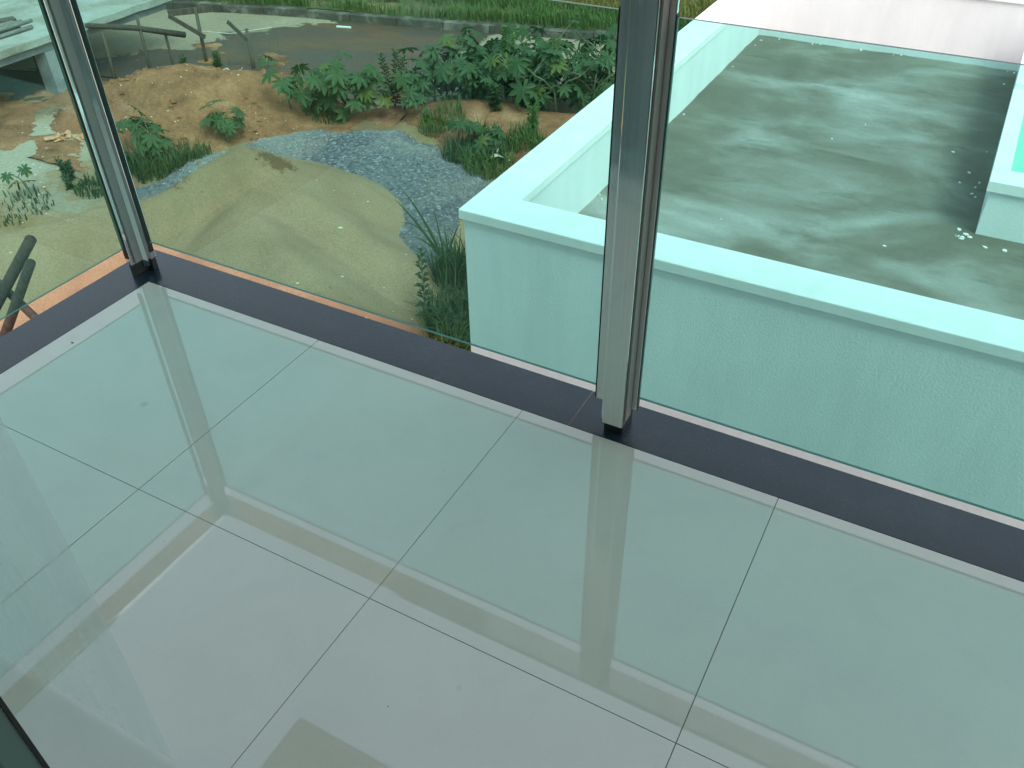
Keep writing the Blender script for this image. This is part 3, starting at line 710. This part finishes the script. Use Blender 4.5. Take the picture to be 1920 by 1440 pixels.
bar('board', (-8.99, 9.18, -2.72), (-8.66, 9.20, -2.97), .07, .022, 'wood', 'short slanted board nailed to the stake in front of the net', 'board')
o = MB().tube([(-9.55, 9.10, -2.93), (-9.0, 9.2, -2.92), (-8.45, 9.62, -2.86)], .007, 5).build('line_wire', M['wire']); tag(o, 'pale wire stretched from the bracket stake along the net top', 'wire')
v = []; f = []
for i in range(13):
    for j in range(6):
        u, q = i/12, j/5; x = -9.18+.80*u; y = 9.17+.46*u; z0 = top_z(x, y)
        v.append((x+.02*nz(i, j, .7, 3), y+.02*nz(i, j, .6, 8), z0+(-2.90+.04*u-z0)*q))
for i in range(12):
    for j in range(5): f.append((i*6+j, (i+1)*6+j, (i+1)*6+j+1, i*6+j+1))
o = obj('dark_screen', mesh('dark_screen', v, f, True), M['screen']); o.modifiers.new('thickness', 'SOLIDIFY').thickness = .002; tag(o, 'thin dark see-through net hung between stakes by the wet road', 'screen')  # dark, mostly transparent sheet between the stakes
o = MB().tube([(-9.15, 8.86, top_z(-9.15, 8.86)+.03), (-8.95, 8.92, top_z(-8.95, 8.92)+.07), (-8.72, 8.86, top_z(-8.72, 8.86)+.02)], [.012, .016, .01], 6).build('dry_branch', M['wood_pale'], None, True); tag(o, 'pale dry branch lying on top of the dirt mound', 'branch')
o = MB().tube([(-8.72, 8.86, top_z(-8.72, 8.86)), (-8.62, 8.95, top_z(-8.72, 8.86)+.16)], [.012, .006], 6).build('dry_stick', M['wood_pale'], None, True); tag(o, 'pale forked stick poking up from the dirt mound', 'stick')
bar('white_stick', (-8.78, 11.66, G-.035), (-8.50, 11.73, G-.035), .03, .03, 'paint_flake', 'small white stick on the wet road near the kerb', 'stick')

# hollow blocks in the verge
def block(x, y, rz, label):
    t_ = empty('concrete_block', (x, y, vz(x, y)+.02), rz); tag(t_, label, 'block', 'concrete blocks on the verge')
    m_ = MB().box(-.2, .2, -.095, -.07, 0, .19).box(-.2, .2, .07, .095, 0, .19)
    for q in (-.2, -.0125, .175): m_.box(q, q+.025, -.0698, .0698, 0, .19)
    m_.build('shell', M['block'], t_); return t_
b1 = block(-9.50, 12.72, R(15), 'grey hollow concrete block on bare soil beyond the kerb'); b1.rotation_euler = (R(90), 0, R(20)); b1.location.z += .09
b2 = block(-8.55, 13.0, R(50), 'grey hollow concrete block tilted in the verge grass'); b2.rotation_euler = (R(60), R(10), R(55)); b2.location.z += .1

# broken terracotta tiles
rg = random.Random(21)
for k in range(30):
    if k < 20: x, y = rg.uniform(-9.1, -8.45), 0; y = 5.62+(x+9.1)*.72+rg.uniform(-.13, .13); where = 'broken orange terracotta piece on the soil by the left railing post'
    else: x = rg.uniform(-8.5, -7.95); y = 5.78+(x+8.5)*.5+rg.uniform(-.1, .12); where = 'broken orange terracotta piece at the foot of the dirt mound'
    L, Wd = rg.uniform(.06, .17), rg.uniform(.04, .09); n_ = 4; m_ = MB(); b = 0
    for i in range(n_+1):
        a = -.9+1.8*i/n_
        for L_ in (-L/2, L/2*rg.uniform(.7, 1.1)):
            for rr in (Wd, Wd-.012): m_.v.append((L_, math.sin(a)*rr, math.cos(a)*rr-Wd*.6))
    for i in range(n_):
        p_, q_ = i*4, i*4+4
        m_.f += [(p_, q_, q_+2, p_+2), (p_+1, p_+3, q_+3, q_+1), (p_, p_+1, q_+1, q_), (p_+2, q_+2, q_+3, p_+3)]
    m_.f += [(0, 2, 3, 1), (n_*4, n_*4+1, n_*4+3, n_*4+2)]
    o = m_.build('broken_tile', M['terracotta']); o.location = (x, y, top_z(x, y)+.025); o.rotation_euler = (rg.uniform(-.6, .6), rg.uniform(-.5, .5), rg.uniform(0, 6.28))
    tag(o, where, 'broken tile', 'broken terracotta by the post' if k < 20 else 'broken terracotta at the mound')

# two leaning poles and a cross pole below the balcony's left side
o = MB().tube([(-5.27, 1.19, top_z(-5.27, 1.19)-.1), (-4.32, 1.46, -2.45), (-3.62, 1.68, -1.62)], [.048, .046, .042], 10).build('timber_pole', M['wood_dark'], None, True); tag(o, 'taller rough bark pole leaning upright below the left railing', 'pole')
o = MB().tube([(-4.93, 1.28, top_z(-4.93, 1.28)-.1), (-4.14, 1.48, -2.5), (-3.62, 1.61, -1.78)], [.043, .040, .037], 10).build('timber_pole', M['wood_dark'], None, True); tag(o, 'shorter bark pole leaning beside the taller one below the left railing', 'pole')
o = MB().tube([(-5.6, 1.75, -1.98), (-4.3, 1.66, -2.18), (-2.3, 1.2, -2.46)], [.036, .034, .032], 9).build('timber_pole', M['wood_dark'], None, True); tag(o, 'dark pole lying across behind the two leaning bark poles', 'pole')
bar('red_plank', (-2.02, 4.42, top_z(-2.02, 4.42)+.02), (-1.60, 4.30, top_z(-1.6, 4.3)+.03), .06, .03, 'red_wood', 'reddish plank lying in the weeds at the edge of the sand heap', 'plank')

# ------------------------------------------------------------------ vegetation
def castor_leaf(seed):
    r = random.Random(seed); v = [(0, 0, 0)]; lobes = 8; A = R(150); f = []
    ring = []
    for k in range(lobes):
        a = -A + 2*A*k/(lobes-1); L = 1.0-.38*abs(a)/A; L *= r.uniform(.9, 1.08); hw = A/(lobes-1)
        for (aa, rr) in ((a-hw*.98, .50*L), (a-hw*.62, .76*L), (a-hw*.22, .93*L), (a, L*1.06), (a+hw*.22, .93*L), (a+hw*.62, .76*L)): ring.append((aa, rr))
    ring.append((A+.12, .34))
    for aa, rr in ring:
        fold = .05*math.sin(aa*3.5+seed); z = -.30*rr*rr+fold*rr; v.append((rr*math.cos(aa), rr*math.sin(aa), z))
    for i in range(1, len(ring)): f.append((0, i, i+1))
    m = mesh('castor_leaf_shape', v, f); return m
LEAF = [castor_leaf(s) for s in range(5)]
for m_ in LEAF[:4]: m_.materials.append(M['castor'])
LEAF[4].materials.append(M['castor_old'])
def castor(x, y, h, spread, n, label, seed, lr=.19, bushy=True):
    r = random.Random(seed); z = top_z(x, y)-.03
    t_ = empty('castor_plant', (x, y, z)); tag(t_, label, 'castor plant', 'castor plants growing along the lot')
    st = MB(); tips = []
    nb = 1 if h < .6 else (3 if bushy else 2)
    base = [(0, 0, 0), (r.uniform(-.04, .04), r.uniform(-.04, .04), h*.45)]
    st.tube(base, [.020*h+.006, .013*h+.004], 6)
    for b_ in range(nb):
        a = r.uniform(0, 6.28) if nb == 1 else 6.28*b_/nb+r.uniform(-.5, .5); d = spread*(.12 if nb == 1 else .42)
        e = Vector((math.cos(a)*d, math.sin(a)*d, h*r.uniform(.78, .98))); tips.append((Vector(base[-1]), e)); st.tube([base[-1], (Vector(base[-1])+e)/2+Vector((0, 0, .04)), e], [.012*h+.004, .01*h+.003, .006], 5)
    leaves = []
    for k in range(n):
        s0, e = tips[k % nb]; tt = r.uniform(.15, 1.0) if k >= nb else 1.0; node = s0.lerp(e, tt)
        if h > .6 and k > n*.7: node = Vector(base[-1])*r.uniform(.4, 1)
        a = r.uniform(0, 6.28); pl_ = r.uniform(.16, .34)*min(1, h+.25); up = r.uniform(-.15, .75) if tt < .8 else r.uniform(.25, .95)
        p = node+Vector((math.cos(a), math.sin(a), up))*pl_
        if p.z < .06: p.z = .06
        st.tube([node, node.lerp(p, .5)+Vector((0, 0, .025)), p], [.006, .005, .004], 4, False)
        sc = lr*r.uniform(.70, 1.25)*1.12; leaves.append((p, a, sc))
    st.build('stem', M['stem'], t_, True)
    for (p, a, sc) in leaves:
        o = bpy.data.objects.new('leaf', LEAF[4] if r.random() < .045 else LEAF[r.randrange(4)]); link(o, t_)
        o.location = p; o.scale = (sc, sc, sc); o.rotation_euler = Euler((r.uniform(-.35, .35), R(20)+r.uniform(-.2, .75), a), 'XYZ')
    return t_
CAST = [
 (-6.00, 8.02, .72, 1.05, 30, 'broad castor plant between the dirt mound and the gravel bed', .20),
 (-5.60, 8.20, .60, .8, 20, 'castor plant with drooping leaves on the right flank of the broad one behind the gravel', .19),
 (-6.45, 7.62, .52, .50, 9, 'low castor plant at the rear edge of the gravel near the dirt mound', .17),
 (-6.72, 6.58, .42, .60, 13, 'small castor plant standing on the near slope of the dirt mound', .17),
 (-7.18, 5.75, .48, .62, 13, 'castor seedling in the grass clump right of the left railing post', .17),
 (-7.62, 5.80, .42, .5, 8, 'small castor plant beside the corner railing post at the foot of the mound', .16),
 (-4.92, 9.05, .80, .95, 30, 'tall castor bush at the left end of the castor thicket', .20),
 (-4.45, 9.35, .88, 1.0, 34, 'castor bush second from the left end of the thicket before the wet road', .20),
 (-4.10, 9.35, .80, .9, 30, 'castor bush in the thicket under the bright upright weed', .19),
 (-3.75, 9.85, .90, 1.0, 36, 'dense castor bush in the middle of the thicket before the dry road', .20),
 (-3.45, 9.45, .72, .9, 26, 'castor bush with pale petioles in front of the thicket', .20),
 (-3.20, 10.25, .90, 1.0, 32, 'castor bush at the right of the thicket near the white parapet', .19),
 (-2.85, 10.6, .92, 1.0, 30, 'castor bush behind the white parapet beside the steel post', .19),
 (-2.75, 9.9, .80, .9, 26, 'castor bush half hidden by the sloping white coping', .19),
 (-3.42, 8.95, .38, .40, 5, 'single small castor plant on the soil bank with one large leaf', .20),
 (-4.85, 8.45, .36, .40, 6, 'low castor plant at the back rim of the gravel', .15),
 (-3.72, 8.00, .42, .50, 9, 'castor plant sprawling over the right rim of the gravel', .16),
 (-3.35, 7.85, .32, .40, 6, 'small castor plant among weeds near the white coping corner', .14),
 (-7.86, 4.20, .34, .25, 4, 'lone young castor seedling on bare soil left of the railing post', .12),
 (-8.35, 9.25, .22, .25, 5, 'tiny castor plant at the far right end of the dirt mound by the road', .10),
 (-4.68, 9.75, .82, .95, 26, 'castor bush at the rear left of the thicket against the wet road', .20),
 (-3.95, 10.35, .90, .95, 26, 'castor bush at the rear of the thicket against the dry road', .19),
 (-3.05, 9.35, .70, .85, 22, 'low castor bush tucked against the white coping at the thicket front', .19),
 (-4.25, 8.98, .50, .75, 16, 'low leafy castor plant at the foot of the thicket above the soil bank', .18),
 (-5.18, 8.62, .42, .55, 11, 'low castor plant linking the upright weed and the thicket', .17),
]
for i, (x, y, h, s, n, lab, lr) in enumerate(CAST): castor(x, y, h, s, int(n*1.5) if n > 12 else n, lab, 100+i*7, lr*(.84 if n > 12 else .95))

def weed(x, y, h, nl, ll, label, m, seed, nst=1, cat='weed', bare=.25, lw=.22):
    r = random.Random(seed); z = top_z(x, y)-.02
    t_ = empty('weed', (x, y, z)); tag(t_, label, cat)
    st = MB(); lf = MB()
    for s_ in range(nst):
        a0 = r.uniform(0, 6.28); sp_ = 0 if nst == 1 else .28*h
        top = Vector((math.cos(a0)*sp_*r.uniform(.3, 1), math.sin(a0)*sp_*r.uniform(.3, 1), h*r.uniform(.75, 1)))
        st.tube([(0, 0, 0), top*.5+Vector((r.uniform(-.02, .02), 0, 0)), top], [.008, .006, .003], 5)
        for k in range(nl):
            tt = bare+(1-bare)*k/max(1, nl-1); p = top*tt; a = k*2.4+a0; L = ll*(1.05-.35*tt)*r.uniform(.8, 1.15); el = r.uniform(.0, .5)+.5*tt
            d = Vector((math.cos(a)*math.cos(el), math.sin(a)*math.cos(el), math.sin(el))); sd_ = Vector((-math.sin(a), math.cos(a), 0))*L*lw; b = len(lf.v)
            q = p+d*L*.5; e = p+d*L+Vector((0, 0, -.25*L)); lf.v += [tuple(p), tuple(q+sd_+Vector((0, 0, .01))), tuple(e), tuple(q-sd_+Vector((0, 0, .01)))]; lf.f += [(b, b+1, b+2), (b, b+2, b+3)]
    st.build('stem', M['stem'], t_, True); obj('foliage', mesh('foliage', lf.v, lf.f), M[m], t_); return t_
weed(-1.98, 4.28, .95, 46, .13, 'tall upright weed with whorled narrow leaves between the sand heap and the white wall', 'dark_leaf', 1, 1, 'weed', .06, .2)
weed(-5.42, 8.72, 1.02, 70, .13, 'upright bushy weed rising beside the left end of the castor thicket', 'dark_leaf', 2, 3, 'shrub', .1, .25)
weed(-4.12, 9.62, 1.22, 80, .12, 'bright green upright weed topping the castor thicket', 'bright_leaf', 3, 3, 'shrub', .3, .25)
weed(-7.78, 4.78, .30, 22, .09, 'small leafy shrub on pale soil left of the railing post', 'dark_leaf', 4, 7, 'shrub', .1, .3)
weed(-7.55, 4.60, .20, 16, .07, 'low leafy sprout right of the small shrub on pale soil', 'dark_leaf', 5, 4, 'shrub', .1, .3)
weed(-3.00, 8.55, .45, 40, .09, 'feathery light green weed on the soil bank by the white coping', 'bright_leaf', 6, 5, 'weed', .1, .15)
weed(-3.72, 8.78, .42, 30, .12, 'dark broad leaved weed on the soil bank beside the large castor leaf', 'dark_leaf', 7, 3, 'weed', .1, .35)
weed(-4.62, 8.40, .20, 10, .10, 'low light green weed at the back rim of the gravel', 'bright_leaf', 8, 3, 'weed', .1, .4)
weed(-7.3, 9.3, .22, 12, .10, 'low weed at the right end of the dirt mound', 'dark_leaf', 9, 4, 'weed', .1, .4)
weed(-9.75, 8.75, .28, 14, .10, 'leafy weed around the foot of the short stake', 'dark_leaf', 10, 4, 'weed', .1, .4)
weed(-9.30, 9.05, .30, 16, .10, 'leafy weed behind the dirt mound near the bracket stake', 'dark_leaf', 12, 4, 'weed', .1, .4)
weed(-7.05, 8.9, .30, 16, .10, 'small weed on the road edge left of the broad castor plant', 'bright_leaf', 14, 4, 'weed', .1, .4)

def tuft(x, y, rad, n, lo, hi, label, m, seed, wd=.008, lean=.9, cat='grass tuft', name='grass_tuft'):
    def pl_(r):
        a = r.uniform(0, 6.28); d = rad*math.sqrt(r.random()); px, py = x+math.cos(a)*d, y+math.sin(a)*d; return (px, py, top_z(px, py))
    mb = blades(n, pl_, lo, hi, wd, random.Random(seed), lean); z = top_z(x, y)
    mb.v = [(a-x, b-y, c-z) for a, b, c in mb.v]
    o = obj(name, mesh(name, mb.v, mb.f), M[m]); o.location = (x, y, z); tag(o, label, cat); return o
tuft(-7.02, 5.50, .42, 620, .10, .34, 'wide grass clump right of the left railing post beneath castor seedlings', 'dark_leaf', 1)
tuft(-6.80, 5.95, .28, 240, .08, .24, 'grass fringe at the left rim of the gravel', 'dark_leaf', 2)
tuft(-7.25, 4.75, .28, 260, .06, .18, 'sparse dark weeds on pale soil left of the post', 'dark_leaf', 3)
tuft(-7.75, 3.9, .5, 240, .04, .12, 'thin weed strip along the left foot of the sand heap', 'dark_leaf', 4)
tuft(-1.55, 4.30, .38, 700, .15, .50, 'dense grass tuft at the corner of the white wall', 'dark_leaf', 5)
tuft(-1.25, 3.85, .36, 600, .12, .42, 'grass tuft below the white wall next to the sill', 'grass', 6)
tuft(-2.05, 5.05, .28, 420, .15, .50, 'grass tuft on gravel beside the top of the white wall', 'dark_leaf', 7)
tuft(-3.45, 7.75, .45, 700, .08, .34, 'tangled grass at the right rim of the gravel by the coping', 'dark_leaf', 8)
tuft(-3.1, 7.5, .35, 420, .08, .28, 'yellowish grass beside the white coping edge', 'grass', 9)
tuft(-4.35, 8.35, .35, 240, .08, .30, 'thin dry grass on the soil bank behind the gravel', 'grass', 10)
tuft(-2.9, 8.2, .3, 320, .08, .26, 'grass tuft on the soil bank touching the white coping', 'grass', 11)
tuft(-6.15, 7.95, .3, 260, .05, .2, 'short grass under the broad castor plant', 'dark_leaf', 12)
lg = empty('long_grass', (-2.32, 5.2, top_z(-2.32, 5.2))); tag(lg, 'long bladed grass leaning over the right flank of the sand heap', 'grass tuft')
lb = MB()
for (tx, ty, tz, w_, dr) in ((-2.80, 5.15, -2.53, .016, .10), (-2.84, 5.10, -2.66, .018, .06), (-2.86, 5.18, -2.98, .012, .16), (-2.50, 5.3, -2.75, .012, .03), (-2.15, 5.25, -2.85, .012, .05), (-2.62, 5.0, -3.0, .012, .1)):
    n_ = 8; b = len(lb.v); T = Vector((tx+2.32, ty-5.2, tz-top_z(-2.32, 5.2))); sd_ = T.cross(Vector((.4, -.8, .3))).normalized()
    for i in range(n_+1):
        u = i/n_; p = T*u+Vector((0, 0, dr*4*u*(1-u))); ww = w_*(1-u)**.5*(.5+.5*min(1, u*5)); lb.v += [tuple(p-sd_*ww), tuple(p+Vector((0, 0, .004))), tuple(p+sd_*ww)]
    for i in range(n_):
        q = b+i*3; lb.f += [(q, q+1, q+4, q+3), (q+1, q+2, q+5, q+4)]
lb.build('blades', M['dark_leaf'], lg, True)
# dry curled leaves by the coping
for k, (x, y, rz, lab) in enumerate(((-3.13, 7.72, 2.2, 'pale dry curled leaf by the gravel rim near the coping'), (-2.98, 7.62, .9, 'pale dry curled leaf below another one near the coping'))):
    v = []; f = []
    for i in range(7):
        u = i/6; wv = .035*math.sin(math.pi*(u*.9+.05)); v += [(-.16+.32*u, -wv, .05+.05*math.sin(u*5)), (-.16+.32*u, wv, .06+.05*math.sin(u*5+.6))]
    f = [(2*i, 2*i+2, 2*i+3, 2*i+1) for i in range(6)]
    o = obj('dry_leaf', mesh('dry_leaf', v, f, True), M['wood_pale']); o.modifiers.new('thickness', 'SOLIDIFY').thickness = .003
    o.location = (x, y, top_z(x, y)+.05); o.rotation_euler = (.2, .1, rz); tag(o, lab, 'dry leaf')
